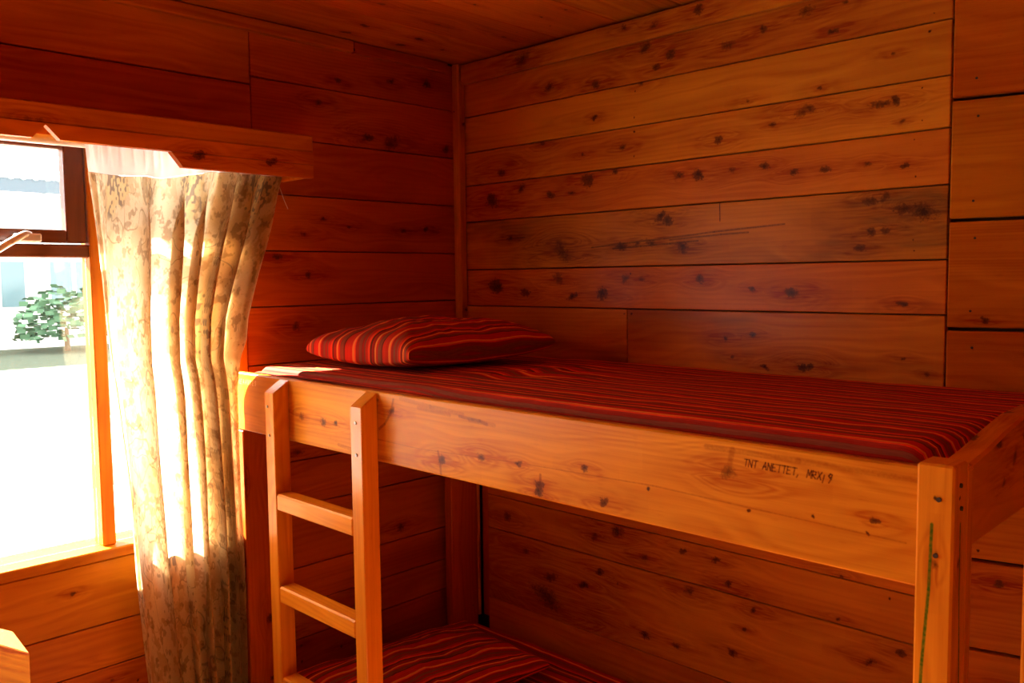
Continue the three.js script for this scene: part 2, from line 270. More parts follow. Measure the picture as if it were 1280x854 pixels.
// ------------------------------------------------------------------ the two walls behind the camera, floor, ceiling
{
  const right = setting('wall_right', 'plank wall closing the room opposite the window', 'wall');
  const RL = ROOM.z - BACK, RC = (ROOM.z + BACK) / 2;
  part('backing', new THREE.BoxGeometry(0.1, 2.6, RL + 0.24), matBacking, right, [ROOM.x + 0.075, 1.2, RC]);
  const gR = [0, 1, 2].map((n) => plankGeometry(RL - 0.004, 0.1915, 0.022, 0.002, [n * 0.5, n * 0.08, 1.6, 0.24]));
  for (let n = 0; n < 12; n++) part('plank', gR[n % 3], [gAmber, gPine, gAmber2][(n * 2) % 3], right, [ROOM.x + 0.012, 0.097 + n * 0.1935, RC], [0, -Math.PI / 2, 0]);
  const front = setting('wall_front', 'plank wall opposite the bunk bed', 'wall');
  part('backing', new THREE.BoxGeometry(ROOM.x + 0.24, 2.6, 0.1), matBacking, front, [ROOM.x / 2, 1.2, ROOM.z + 0.075]);
  const gF = [0, 1, 2].map((n) => plankGeometry(ROOM.x - 0.004, 0.1915, 0.022, 0.002, [n * 0.5 + 0.2, n * 0.08, 1.6, 0.24]));
  for (let n = 0; n < 12; n++) part('plank', gF[n % 3], [gPine, gAmber, gAmber2][n % 3], front, [ROOM.x / 2, 0.097 + n * 0.1935, ROOM.z + 0.012], [0, Math.PI, 0]);
  const floor = setting('floor', 'worn pine board floor of the cabin room', 'floor');
  part('backing', new THREE.BoxGeometry(ROOM.x + 0.24, 0.1, RL + 0.24), matBacking, floor, [ROOM.x / 2, -0.074, RC]);
  const gFl = [0, 1, 2].map((n) => plankGeometry(RL - 0.004, 0.135, 0.022, 0.0015, [n * 0.5 + 0.1, n * 0.08, 1.6, 0.24]));
  for (let n = 0; n < 24; n++) part('plank', gFl[n % 3], gFloor, floor, [0.069 + n * 0.1375, -0.0125, RC], [-Math.PI / 2, 0, Math.PI / 2]);
  const ceiling = setting('ceiling', 'reddish pine board ceiling', 'ceiling');
  part('backing', new THREE.BoxGeometry(ROOM.x + 0.24, 0.1, RL + 0.24), matBacking, ceiling, [ROOM.x / 2, ROOM.h + 0.075, RC]);
  const xs = [0, 0.25, 0.465, 0.694, 0.904, 1.13, 1.36, 1.58, 1.80, 2.02, 2.25, 2.47, 2.69, 2.91, 3.12, ROOM.x];
  for (let n = 0; n + 1 < xs.length; n++) {
    const w = xs[n + 1] - xs[n] - 0.003;
    part('plank', plankGeometry(RL - 0.004, w, 0.022, 0.002, [n * 0.43, n * 0.1, 1.6, 0.24]), [gAmber, gRed, gRed2, gAmber2][n % 4], ceiling, [(xs[n] + xs[n + 1]) / 2, ROOM.h + 0.012, RC], [Math.PI / 2, 0, -Math.PI / 2]);
  }
}
{
  const eave = setting('roof_eave', 'projecting roof edge above the window outside', 'roof');
  part('soffit', new THREE.BoxGeometry(0.52, 0.03, ROOM.z + 1.2), matBrown, eave, [-0.361, 2.255, ROOM.z / 2]);
  part('fascia', new THREE.BoxGeometry(0.03, 0.14, ROOM.z + 1.2), matBrown, eave, [-0.637, 2.30, ROOM.z / 2]);
}
// ------------------------------------------------------------------ trims
{
  const t1 = setting('trim_1', 'pine cornice strip along the top of the back wall', 'trim');
  const tm = woodMaterial(woodTexture({ len: 1.556, hgt: 0.06, W: 1400, H: 64, seed: 71, tone: TONE.amber, knots: [[0.933, 0.035, 0.0161], [0.798, 0.03, 0.0116], [0.694, 0.045, 0.0094], [0.295, 0.03, 0.0195]], stains: 0.15 }));
  part('strip', plankGeometry(1.556, 0.066, 0.026, 0.006), tm, t1, [0.036 + 0.778, 2.290, 0.0145]);
  part('strip', bar(1.73, 0.066, 0.026, 0.006), gAmber, t1, bent(0.88, 2.290, 0.0145), [0, BEND.a, 0]);
  const t2 = setting('trim_2', 'thin cornice strip along the top of the window wall', 'trim');
  part('strip', bar(0.38, 0.034, 0.020, 0.003), gRed, t2, [0.0115, 2.310, 0.03 + 0.225], ORI.z);
  part('strip', bar(2.9, 0.034, 0.026, 0.003), gAmber, t2, [0.0145, 2.310, 0.448 + 1.452], ORI.z);
  const t3 = setting('trim_3', 'upright pine corner batten between the two plank walls', 'trim');
  part('batten', bar(0.998, 0.034, 0.034, 0.005), woodMaterial(generic[0], 0.4, 0.25), t3, [0.0185, 1.829, 0.0185], ORI.y);
  const t4 = setting('trim_4', 'narrow upright batten beside the rear bed post', 'trim');
  part('batten', bar(0.82, 0.008, 0.012, 0.002), gPine, t4, [0.076, 0.83, 0.0068], ORI.y);
  part('recess_strip', bar(0.82, 0.030, 0.010, 0.001), gRed, t4, [0.098, 0.83, -0.012], ORI.y);
}
const scaleUV = (g, su, sv, ou = 0, ov = 0) => { const a = g.attributes.uv; for (let i = 0; i < a.count; i++) a.setXY(i, a.getX(i) * su + ou, a.getY(i) * sv + ov); return g; };
function extrudeX(points, depth, bevel = 0.002) { // outline in (z, y), thickness along x, front face at x = 0 going to -depth
  const s = new THREE.Shape(points.map(([x, y]) => new THREE.Vector2(x, y)));
  const g = new THREE.ExtrudeGeometry(s, { depth: depth - 2 * bevel, bevelEnabled: bevel > 0, bevelThickness: bevel, bevelSize: bevel, bevelOffset: -bevel, bevelSegments: 1 });
  g.translate(0, 0, bevel); g.rotateY(-Math.PI / 2);
  return scaleUV(g, 1 / 1.6, 1 / 0.24, 0.13, 0.2);
}
// ------------------------------------------------------------------ window
{
  const w = setting('window_1', 'wooden window with dark sash bars and bright daylight outside', 'window');
  const X0 = -0.10, fr = 0.03;
  const upright = (z0, z1, y0, y1, x0, x1, mat, name, parent = w) => part(name, bar(y1 - y0, z1 - z0, x1 - x0, 0.003), mat, parent, [(x0 + x1) / 2, (y0 + y1) / 2, (z0 + z1) / 2], [0, Math.PI / 2, Math.PI / 2]);
  const level = (z0, z1, y0, y1, x0, x1, mat, name, parent = w) => part(name, bar(z1 - z0, y1 - y0, x1 - x0, 0.003), mat, parent, [(x0 + x1) / 2, (y0 + y1) / 2, (z0 + z1) / 2], ORI.z);
  // casing and frame
  upright(0.821, 0.852, WIN.y0, 1.99, X0, 0.004, gAmber, 'jamb');
  upright(WIN.z1 - 0.002, WIN.z1 + 0.03, WIN.y0, 1.99, X0, 0.004, gAmber, 'jamb');
  level(0.852, WIN.z1 - 0.002, 1.945, 1.985, X0, -0.0245, matBrown, 'head');
  level(0.822, WIN.z1 + 0.03, 0.901, 0.928, X0 - 0.03, 0.008, gPine, 'sill');
  upright(1.194, 1.227, 0.9285, 1.944, X0 + 0.02, -0.020, gAmber2, 'mullion');
  for (const z of [1.850, 2.40]) upright(z, z + 0.033, 0.9285, 1.944, X0 + 0.02, -0.020, gAmber2, 'mullion');
  level(1.2275, 1.8495, 1.664, 1.696, X0 + 0.02, -0.020, matBrown, 'transom');
  level(0.8525, 1.1935, 1.664, 1.696, X0 + 0.02, -0.020, matBrown, 'transom');
  level(1.8835, 2.3995, 1.664, 1.696, X0 + 0.02, -0.020, matBrown, 'transom');
  level(2.4335, 2.8475, 1.664, 1.696, X0 + 0.02, -0.020, matBrown, 'transom');
  const glass = new THREE.MeshPhysicalMaterial({ color: 0xffffff, transmission: 1, thickness: 0, roughness: 0.02, ior: 1.5 });
  const pane = (z0, z1, y0, y1, x, parent) => part('pane', new THREE.BoxGeometry(0.004, y1 - y0, z1 - z0), glass, parent, [x, (y0 + y1) / 2, (z0 + z1) / 2]);
  // top-hung sash above the transom, one per bay
  for (const [z0, z1] of [[0.855, 1.191], [1.230, 1.847], [1.886, 2.397], [2.436, 2.845]]) {
    const sash = new THREE.Group(); sash.name = 'sash'; w.add(sash);
    upright(z0, z0 + 0.047, 1.7, 1.942, -0.062, -0.024, matBrown, 'stile', sash); upright(z1 - 0.047, z1, 1.7, 1.942, -0.062, -0.024, matBrown, 'stile', sash);
    level(z0 + 0.0475, z1 - 0.0475, 1.700, 1.731, -0.062, -0.024, matBrown, 'rail', sash); level(z0 + 0.0475, z1 - 0.0475, 1.926, 1.942, -0.062, -0.024, matBrown, 'rail', sash);
    pane(z0 + 0.047, z1 - 0.047, 1.731, 1.926, -0.045, sash);
    pane(z0 - 0.002, z1 + 0.002, 0.929, 1.663, -0.05, w);
  }
  // stay bar of the middle sash
  const pale = new THREE.MeshStandardMaterial({ color: new THREE.Color().setRGB(0.72, 0.70, 0.68), roughness: 0.35, metalness: 0.25 });
  const stay = new THREE.CatmullRomCurve3([new THREE.Vector3(0.034, 1.640, 1.505), new THREE.Vector3(0.034, 1.672, 1.455), new THREE.Vector3(0.032, 1.700, 1.412), new THREE.Vector3(0.026, 1.716, 1.382), new THREE.Vector3(0.018, 1.714, 1.372)]);
  const g = new THREE.TubeGeometry(stay, 24, 0.0085, 8); part('stay_bar', g, pale, w);
  part('stay_bracket', plankGeometry(0.05, 0.02, 0.05, 0.003), pale, w, [0.007, 1.708, 1.375], ORI.z);
}
// ------------------------------------------------------------------ pelmet and rod
{
  const p = thing('pelmet', 'pine pelmet box with notched lower edge above the window', 'pelmet');
  const XF = 0.155;
  const tooth = (z0, z1, y0, y1) => [[z0, y0], [z1, y0], [z1, y1], [z0, y1]];
  part('board', extrudeX(tooth(0.685, 3.02, 1.9555, 2.001), 0.02, 0.004), gPine, p, [XF, 0, 0]);
  part('board', extrudeX([[0.685, 1.9205], [1.340, 1.9205], [1.369, 1.951], [1.397, 1.9205], [1.703, 1.9205], [1.732, 1.951], [1.761, 1.9205], [3.02, 1.9205], [3.02, 1.9545], [0.685, 1.9545]], 0.02, 0), gAmber, p, [XF, 0, 0]);
  part('board', extrudeX([[0.687, 1.884], [1.059, 1.884], [1.088, 1.9195], [0.687, 1.9195]], 0.02, 0), gAmber, p, [XF, 0, 0]);
  part('board', extrudeX([[2.645, 1.884], [3.018, 1.884], [3.018, 1.9195], [2.616, 1.9195]], 0.02, 0), gAmber, p, [XF, 0, 0]);
  part('top_board', plankGeometry(2.32, 0.131, 0.016, 0.002, [0.3, 0.1, 1.6, 0.24]), gPine2, p, [0.068, 1.990, 1.8525], [Math.PI / 2, 0, Math.PI / 2]);
  part('end_board', plankGeometry(0.095, 0.131, 0.016, 0.002, [0.7, 0.1, 1.6, 0.24]), gAmber, p, [0.068, 1.933, 0.697], [0, 0, Math.PI / 2]);
  part('end_board', plankGeometry(0.095, 0.131, 0.016, 0.002, [0.9, 0.1, 1.6, 0.24]), gAmber, p, [0.068, 1.933, 3.01], [0, 0, Math.PI / 2]);
  const white = new THREE.MeshStandardMaterial({ color: new THREE.Color().setRGB(0.72, 0.69, 0.64), roughness: 0.45 });
  const rod = part('curtain_rod', new THREE.CylinderGeometry(0.0115, 0.0115, 2.29, 16), white, scene, [0.055, 1.934, 1.8525], [Math.PI / 2, 0, 0]);
  rod.userData = { label: 'white curtain rod running behind the pelmet', category: 'curtain rod' };
}
// ------------------------------------------------------------------ curtain
{
  const CW = 1024, CH = 1024, data = new Uint8Array(CW * CH * 4), r = rng(555);
  const cats = []; for (let i = 0; i < 5; i++) cats.push([0.12 + 0.19 * i + r() * 0.05, i % 2 ? 0.72 : 0.93, 0.05 + r() * 0.03, 0.05 + r() * 0.03]);
  cats.push([0.34, 0.45, 0.05, 0.07], [0.75, 0.28, 0.05, 0.06], [0.55, 0.5, 0.035, 0.05], [0.14, 0.2, 0.05, 0.05]);
  const base = [0.72, 0.585, 0.39], tan = [0.44, 0.265, 0.12], brown = [0.20, 0.105, 0.050], slate = [0.20, 0.155, 0.135], gold = [0.62, 0.36, 0.10];
  for (let j = 0; j < CH; j++) for (let i = 0; i < CW; i++) {
    const x = i / CW, y = j / CH, X = x * 1.5, Y = y * 1.9;
    const blot = fbm(X * 40 + 3, Y * 40), big = fbm(X * 7 + 11, Y * 7 + 3), c = base.slice();
    const mix = (k, a) => { for (let q = 0; q < 3; q++) c[q] += (k[q] - c[q]) * a; };
    mix(gold, 0.35 * sst(0.5, 0.7, big));
    mix(tan, 0.62 * sst(0.50, 0.62, blot) * (0.5 + 0.5 * sst(0.35, 0.6, fbm(X * 5, Y * 5 + 9))));
    mix(brown, 0.5 * sst(0.62, 0.68, fbm(X * 40 + 50, Y * 40)));
    const con = Math.abs(fbm(X * 5.5 + 31, Y * 4.2 + 7) - 0.5); mix(slate, 0.6 * (1 - sst(0.003, 0.008, con)));
    const con2 = Math.abs(fbm(X * 8 + 71, Y * 6 + 17) - 0.42); mix(brown, 0.55 * (1 - sst(0.003, 0.008, con2)));
    for (const [cx, cy, rx, ry] of cats) {
      const d = Math.hypot((x - cx + 0.03 * (vn(Y * 18, cx * 40) - 0.5)) / rx, (y - cy) / ry);
      if (d < 1.2) { const inn = 1 - sst(0.8, 1.05, d + 0.5 * (vn(X * 40, Y * 40) - 0.5)); mix([0.70, 0.52, 0.26], inn * 0.8); const sp = vn(X * 110 + 7, Y * 95); mix(slate, inn * 0.8 * sst(0.58, 0.68, sp)); }
    }
    const weave = 0.95 + 0.1 * LAT[(i * 131 + j * 17 * 256) & 65535], p = (j * CW + i) * 4;
    for (let q = 0; q < 3; q++) data[p + q] = Math.min(255, toS(c[q] * weave)); data[p + 3] = 255;
  }
  const tex = dataTexture(data, CW, CH);
  const cloth = new THREE.MeshPhysicalMaterial({ map: tex, roughness: 1, transmission: 0.62, thickness: 0, side: THREE.DoubleSide, specularIntensity: 0.1 });
  const tapeMat = new THREE.MeshPhysicalMaterial({ color: new THREE.Color().setRGB(0.80, 0.74, 0.70), roughness: 1, transmission: 0.5, thickness: 0, side: THREE.DoubleSide, specularIntensity: 0.1 });
  const tab = [[1.95, 1.272, 0.752], [1.885, 1.268, 0.757], [1.71, 1.255, 0.824], [1.606, 1.247, 0.860], [1.505, 1.242, 0.890], [1.40, 1.235, 0.902], [1.35, 1.23, 0.893], [1.30, 1.226, 0.889], [1.17, 1.216, 0.888], [1.05, 1.208, 0.888], [0.88, 1.202, 0.886], [0.70, 1.190, 0.886], [0.54, 1.178, 0.886], [0.10, 1.165, 0.89]];
  const edge = (y, k) => { for (let i = 0; i + 1 < tab.length; i++) if (y <= tab[i][0] && y >= tab[i + 1][0]) { const t = (tab[i][0] - y) / (tab[i][0] - tab[i + 1][0]); return tab[i][k] + (tab[i + 1][k] - tab[i][k]) * t; } return y > tab[0][0] ? tab[0][k] : tab[tab.length - 1][k]; };
  const ph = [0.00, 0.27, 0.47, 0.60, 0.74, 0.85, 1.0]; // fold crests across the cloth, uneven
  const foldPhase = (u) => { for (let i = 0; i + 1 < ph.length; i++) if (u <= ph[i + 1]) return i + (u - ph[i]) / (ph[i + 1] - ph[i]); return ph.length - 1; };
  const seam = (u) => 1.860 + 0.028 * sst(0.3, 0.7, u);
  const point = (u, y, off = 0) => {
    const zl = edge(y, 1), zr = edge(y, 2), top = sst(1.70, 1.90, y), f = foldPhase(Math.min(1, Math.max(0, u + 0.012 * Math.sin(y * 5 + u * 9) * (1 - top)))), a = f * Math.PI * 2;
    const amp = (0.013 * top + (1 - top) * (0.026 + 0.010 * vn(f * 0.9 + 4, y * 1.3))) * (0.75 + 0.5 * vn(Math.floor(f) * 3.3, 2.5));
    const lip = (1 - top) * 0.30 * (zl - zr) / (ph.length - 1);
    let x = 0.088 + 0.005 * top + amp * Math.cos(a) + 0.004 * Math.sin(u * 60 + y * 7) * (1 - top) + off + (-0.056 + 0.078 * sst(1.29, 1.48, y)) * sst(0.8, 1, u) * (1 - top), z = zl + (zr - zl) * u + lip * Math.sin(a) * Math.sin(Math.PI * Math.min(1, Math.max(0, u)));
    if (y > seam(u)) x += 0.006 * Math.sin(u * 130) * sst(0, 0.05, y - seam(u));
    return [Math.max(0.03, Math.min(x, y > 1.86 ? 0.118 : 0.14)), z];
  };
  const sheet = (u0, u1, y0, y1, nu, nv, off = 0) => {
    const pos = [], uv = [], idx = [];
    for (let j = 0; j <= nv; j++) for (let i = 0; i <= nu; i++) { const u = u0 + (u1 - u0) * i / nu, lo = y0 || seam(u) + 0.0006, hi = y1 || seam(u), y = lo + (hi - lo) * j / nv, [x, z] = point(u, y, off); pos.push(x, y, z); uv.push(u, (y - 0.1) / 1.9); }
    for (let j = 0; j < nv; j++) for (let i = 0; i < nu; i++) { const a = j * (nu + 1) + i, b = a + 1, c = a + nu + 1, d = c + 1; idx.push(a, b, d, a, d, c); }
    const g = new THREE.BufferGeometry(); g.setAttribute('position', new THREE.Float32BufferAttribute(pos, 3)); g.setAttribute('uv', new THREE.Float32BufferAttribute(uv, 2)); g.setIndex(idx); g.computeVertexNormals(); return g;
  };
  const c = thing('curtain', 'cream curtain with brown leaf and leopard print drawn beside the window', 'curtain');
  part('cloth', sheet(0, 1, 0.1, 0, 260, 130), cloth, c);
  part('hem', sheet(0, 0.03, 0.1, 0, 8, 130, -0.003), cloth, c);
  part('side_fold', sheet(0.66, 0.995, 0.1, 0, 80, 110, -0.011), cloth, c);
  part('hem', sheet(0.975, 1, 0.1, 0, 8, 130, -0.003), cloth, c);
  part('heading_tape', sheet(0, 1, 0, 1.935, 260, 10), tapeMat, c);
  const thread = new THREE.CatmullRomCurve3([[0.10, 1.862, 0.763], [0.104, 1.84, 0.757], [0.108, 1.82, 0.752], [0.106, 1.80, 0.741]].map((p) => new THREE.Vector3(...p)));
  part('loose_thread', new THREE.TubeGeometry(thread, 16, 0.0011, 5), new THREE.MeshStandardMaterial({ color: new THREE.Color().setRGB(0.6, 0.42, 0.25), roughness: 1 }), c);
}
// ------------------------------------------------------------------ striped fabric
function stripeTexture(seed, metres, W = 96, H = 1400) {
  const data = new Uint8Array(W * H * 4), r = rng(seed);
  const C = { red: [0.56, 0.026, 0.007], bright: [0.78, 0.060, 0.012], orange: [0.82, 0.23, 0.035], maroon: [0.33, 0.020, 0.008], grey: [0.24, 0.058, 0.024], dark: [0.13, 0.020, 0.007] };
  const seq = [['red', 13], ['orange', 6], ['bright', 4], ['maroon', 9], ['grey', 9], ['maroon', 6], ['grey', 4], ['red', 7], ['bright', 7], ['dark', 5], ['maroon', 8], ['orange', 5], ['red', 6], ['grey', 11], ['dark', 3], ['red', 9]];
  const tot = seq.reduce((a, b) => a + b[1], 0);
  for (let j = 0; j < H; j++) {
    let m = ((j + 0.5) / H * metres * 1000 * 1.0) % tot, k = 0; while (m > seq[k][1]) { m -= seq[k][1]; k++; }
    const c = C[seq[k][0]], line = 0.85 + 0.3 * r();
    for (let i = 0; i < W; i++) { const t = line * (0.85 + 0.3 * LAT[(i * 37 + j * 911) & 65535]), p = (j * W + i) * 4; for (let q = 0; q < 3; q++) data[p + q] = Math.min(255, toS(c[q] * t + 0.001)); data[p + 3] = 255; }
  }
  return dataTexture(data, W, H);
}
const fabricTex = stripeTexture(31, 1.12, 96, 1400);
const fabric = new THREE.MeshPhysicalMaterial({ map: fabricTex, bumpMap: fabricTex, bumpScale: 0.0006, roughness: 0.85, specularIntensity: 0.15 });
// cover of a mattress: rounded cross-section with a sagging front, stripes along the bed
function coverGeometry(x0, x1, zb, zf, back, front, drop, seed, sag) {
  const nx = 150, nz = 70, pos = [], uv = [], idx = [];
  for (let i = 0; i <= nx; i++) {
    const fx = i / nx, x = x0 + (x1 - x0) * fx, ex = Math.min(1, (x - x0) / 0.03, (x1 - x) / 0.04), endRound = (1 - Math.sqrt(Math.max(0, 1 - (1 - Math.max(0, ex)) ** 2))) * drop;
    const g = sag(fx), hem = 0.006 * (vn(x * 5 + seed, 1.5) - 0.5), flat = zf - 0.042 - g * 0.008 + hem, dip = 0.008 + 0.020 * g;
    let arc = 0, pz = zb, py = back;
    for (let j = 0; j <= nz; j++) {
      const t = j / nz; let z, y;
      if (t < 0.68) { z = zb + (flat - zb) * t / 0.68; y = back + (front - back) * sst(zb, flat, z); }
      else if (t < 0.82) { const a = (t - 0.68) / 0.14 * Math.PI * (0.5 + 0.15 * g); z = flat + 0.016 * Math.sin(a); y = front - dip * (1 - Math.cos(a)) / (1 - Math.cos(Math.PI * (0.5 + 0.15 * g))); }
      else { const a = (t - 0.82) / 0.18, zs = flat + 0.016 * Math.sin(Math.PI * (0.5 + 0.15 * g)); z = zs + (zf + hem - zs) * a; y = front - dip + 0.006 * g * Math.sin(a * Math.PI * 0.75) - 0.002 * a * a; }
      const wav = (fbm(x * 3 + seed, z * 5 + seed) - 0.5) * 0.010 + (fbm(x * 9 + seed, z * 7) - 0.5) * 0.004;
      const ridge = 0.006 * Math.exp(-(((x - 0.74) / 0.14) ** 2) - (((z - 0.40) / 0.22) ** 2)) * Math.sin((z + 0.25 * x) * 70);
      y += (wav + ridge) * Math.min(1, (flat - z) / 0.06 > 0 ? (flat - z) / 0.06 : 0) - endRound;
      arc += Math.hypot(z - pz, y - py + endRound); pz = z; py = y + endRound;
      pos.push(x, y, z); uv.push(x, (arc + 0.006 * (vn(x * 2.5 + seed, z * 6) - 0.5) + 0.02 * Math.exp(-(((x - 0.74) / 0.16) ** 2) - (((z - 0.42) / 0.2) ** 2)) * Math.sin(x * 22)) / 1.12);
    }
  }
  for (let i = 0; i < nx; i++) for (let j = 0; j < nz; j++) { const a = i * (nz + 1) + j, b = a + nz + 1; idx.push(a, a + 1, b, b, a + 1, b + 1); }
  const g = new THREE.BufferGeometry(); g.setAttribute('position', new THREE.Float32BufferAttribute(pos, 3)); g.setAttribute('uv', new THREE.Float32BufferAttribute(uv, 2)); g.setIndex(idx); g.computeVertexNormals(); return g;
}
const foam = new THREE.MeshStandardMaterial({ color: new THREE.Color().setRGB(0.20, 0.03, 0.02), roughness: 1 });
// ------------------------------------------------------------------ bunk bed
{
  const bed = thing('bunk_bed', 'varnished pine bunk bed with ladder against the plank wall', 'bunk bed');
  // lettering strokes in a unit box
  const F = {
    T: [[[0, 1], [0.7, 1]], [[0.35, 1], [0.35, 0]]], N: [[[0, 0], [0, 1], [0.6, 0], [0.6, 1]]], A: [[[0, 0], [0.35, 1], [0.65, 0]], [[0.12, 0.4], [0.55, 0.4]]], E: [[[0.6, 1], [0, 1], [0, 0], [0.6, 0]], [[0, 0.52], [0.45, 0.52]]],
    M: [[[0, 0], [0.05, 1], [0.35, 0.35], [0.62, 1], [0.68, 0]]], R: [[[0, 0], [0, 1], [0.5, 0.9], [0.5, 0.55], [0, 0.48], [0.58, 0]]], X: [[[0, 0], [0.6, 1]], [[0, 1], [0.6, 0]]], 9: [[[0.55, 0.65], [0.3, 0.45], [0.05, 0.7], [0.25, 1], [0.55, 0.9], [0.5, 0.3], [0.25, -0.2]]],
    ',': [[[0.2, 0.1], [0.05, -0.25]]], '|': [[[0.2, 0.7], [0.1, -0.35]]], O: [[[0.3, 0], [0, 0.4], [0.1, 0.9], [0.4, 1], [0.62, 0.6], [0.5, 0.1], [0.3, 0]]], D: [[[0, 0], [0, 1], [0.5, 0.8], [0.5, 0.2], [0, 0]]], S: [[[0.55, 0.9], [0.2, 1], [0.05, 0.7], [0.5, 0.4], [0.45, 0.05], [0, 0.05]]],
  };
  const write = (str, x, y, h, adv, slope = 0, lean = 0.18) => { const out = []; [...str].forEach((ch, n) => { for (const L of F[ch] || []) out.push(L.map(([a, b]) => [x + n * adv + (a * 0.85 + b * lean) * h, y + n * adv * slope + b * h])); }); return out; };
  const RX0 = 0.03, RX1 = 1.847, RY0 = 1.194, RY1 = 1.352;
  const RK = [[0.375, 1.263, 0.0122], [0.465, 1.262, 0.0115], [0.522, 1.263, 0.0092], [0.737, 1.312, 0.0079], [0.903, 1.225, 0.0111], [1.018, 1.253, 0.0088], [1.181, 1.222, 0.0099], [1.122, 1.252, 0.0058], [1.286, 1.266, 0.007], [1.422, 1.254, 0.0052], [1.57, 1.300, 0.0149], [1.177, 1.206, 0.0088], [1.327, 1.216, 0.0087], [1.703, 1.261, 0.0052], [1.779, 1.251, 0.0047], [1.604, 1.251, 0.0043], [1.791, 1.271, 0.0058]].map(([x, y, r]) => [x - RX0, y - RY0, r]);
  const ink = strokes(write('TNT ANETTET, MRX|9', 1.594 - RX0, 1.317 - RY0, 0.0105, 0.0076, -0.02), 0.0014, [60, 20, 4], 0.6);
  const paleInk = strokes(write('ONEAANDES', 0.040 - RX0, 1.322 - RY0, 0.012, 0.0128, 0), 0.0022, [246, 205, 140], 0.55);
  const cracks = strokes([[[0.715, 0.145], [0.705, 0.115], [0.682, 0.088], [0.662, 0.075]], [[0.87, 0.004], [0.868, 0.03], [0.862, 0.05]], [[1.15, 0.02], [1.15, 0.045]], [[0.62, 0.142], [0.66, 0.139]], [[0.93, 0.131], [0.99, 0.128], [1.01, 0.123]]], 0.0042, [96, 40, 6], 0.45);
  const smear = strokes([[[0.74, 0.150], [0.84, 0.142], [0.94, 0.136]], [[0.80, 0.136], [0.90, 0.131]], [[0.96, 0.127], [1.03, 0.124]], [[1.5, 0.144], [1.65, 0.143], [1.81, 0.140]], [[0.5, 0.018], [0.6, 0.010], [0.7, 0.012]], [[1.545, 0.145], [1.54, 0.12]]], 0.006, [120, 52, 8], 0.3);
  const hair = strokes([[[0.55, 0.052], [0.8, 0.048], [1.1, 0.06], [1.4, 0.066], [1.8, 0.055]], [[0.3, 0.070], [0.5, 0.064]]], 0.0016, [130, 60, 10], 0.35);
  const railTex = woodTexture({ len: RX1 - RX0, hgt: RY1 - RY0, W: 2000, H: 174, seed: 81, tone: TONE.rail, knots: RK, stains: 0.12, marks: (...a) => { ink(...a); paleInk(...a); cracks(...a); smear(...a); hair(...a); } });
  part('side_rail', plankGeometry(RX1 - RX0 - 0.001, RY1 - RY0, 0.022, 0.003), woodMaterial(railTex, 0.42, 0.12), bed, [(RX0 + RX1) / 2, (RY0 + RY1) / 2, 0.869]);
  part('side_rail', bar(RX1 - 0.069, 0.155, 0.035), gRail2, bed, [(0.069 + RX1) / 2, 0.295, 0.8625]);
  part('back_rail', bar(1.78, 0.13, 0.03), gAmber, bed, [0.96, 1.235, 0.022]);
  part('back_rail', bar(1.78, 0.13, 0.03), gAmber, bed, [0.96, 0.30, 0.022]);
  // posts
  const postTex = woodTexture({ len: 1.362, hgt: 0.045, W: 1024, H: 64, seed: 83, tone: TONE.rail, knots: [[1.32, 0.02, 0.004], [1.235, 0.022, 0.006]], stains: 0.2, marks: strokes([[[1.285, 0.0255], [1.20, 0.0275], [1.10, 0.034], [1.04, 0.036]]], 0.0026, [62, 92, 10], 0.9) });
  part('post', plankGeometry(1.362, 0.045, 0.052, 0.003), woodMaterial(postTex, 0.4, 0.3), bed, [1.8695, 0.681, 0.871], ORI.y);
  part('post', bar(1.350, 0.045, 0.026, 0.003), railGloss2, bed, [1.8690, 0.675, 0.8305], ORI.y);
  part('post', bar(1.191, 0.125, 0.036, 0.003), gRed, bed, [0.0495, 0.596, 0.8165], [0, Math.PI / 2, Math.PI / 2]);
  part('post', bar(1.350, 0.12, 0.036, 0.003), gRed, bed, [0.0515, 0.675, 0.065], [0, Math.PI / 2, Math.PI / 2]);
  part('post', bar(1.350, 0.045, 0.08, 0.003), gRail, bed, [1.8695, 0.675, 0.045], ORI.y);
  // end boards
  const endShape = [[0.087, 1.240], [0.816, 1.240], [0.816, 1.353], [0.75, 1.360], [0.66, 1.374], [0.576, 1.385], [0.4, 1.388], [0.2, 1.384], [0.087, 1.380]];
  const endTex = woodTexture({ len: 0.8, hgt: 0.2, W: 700, H: 176, seed: 85, tone: TONE.rail, knots: [[0.70, 0.125, 0.010], [0.62, 0.09, 0.012], [0.55, 0.13, 0.016], [0.67, 0.06, 0.008]], cathedral: 0.22, stains: 0.15 });
  const endGeo = extrudeX(endShape, 0.036, 0.004); scaleUV(endGeo, 1.6 / 0.8, 0.24 / 0.2, -0.13 * 2, -0.2 * 1.2 - 6.2);
  part('end_board', endGeo, woodMaterial(endTex, 0.45, 0.25), bed, [1.888, 0, 0]);
  part('end_board', bar(0.72, 0.15, 0.036), gRail2, bed, [1.870, 0.30, 0.4515], ORI.z);
  // boards under the mattresses
  const gs = bar(0.8, 0.15, 0.018);
  for (let n = 0; n < 11; n++) for (const y of [1.245, 0.285]) part('slat', gs, n % 2 ? gPine2 : gPine, bed, [0.155 + n * 0.165, y, 0.442], [-Math.PI / 2, 0, Math.PI / 2]);
  // ladder
  const ladder = new THREE.Group(); ladder.name = 'ladder'; bed.add(ladder);
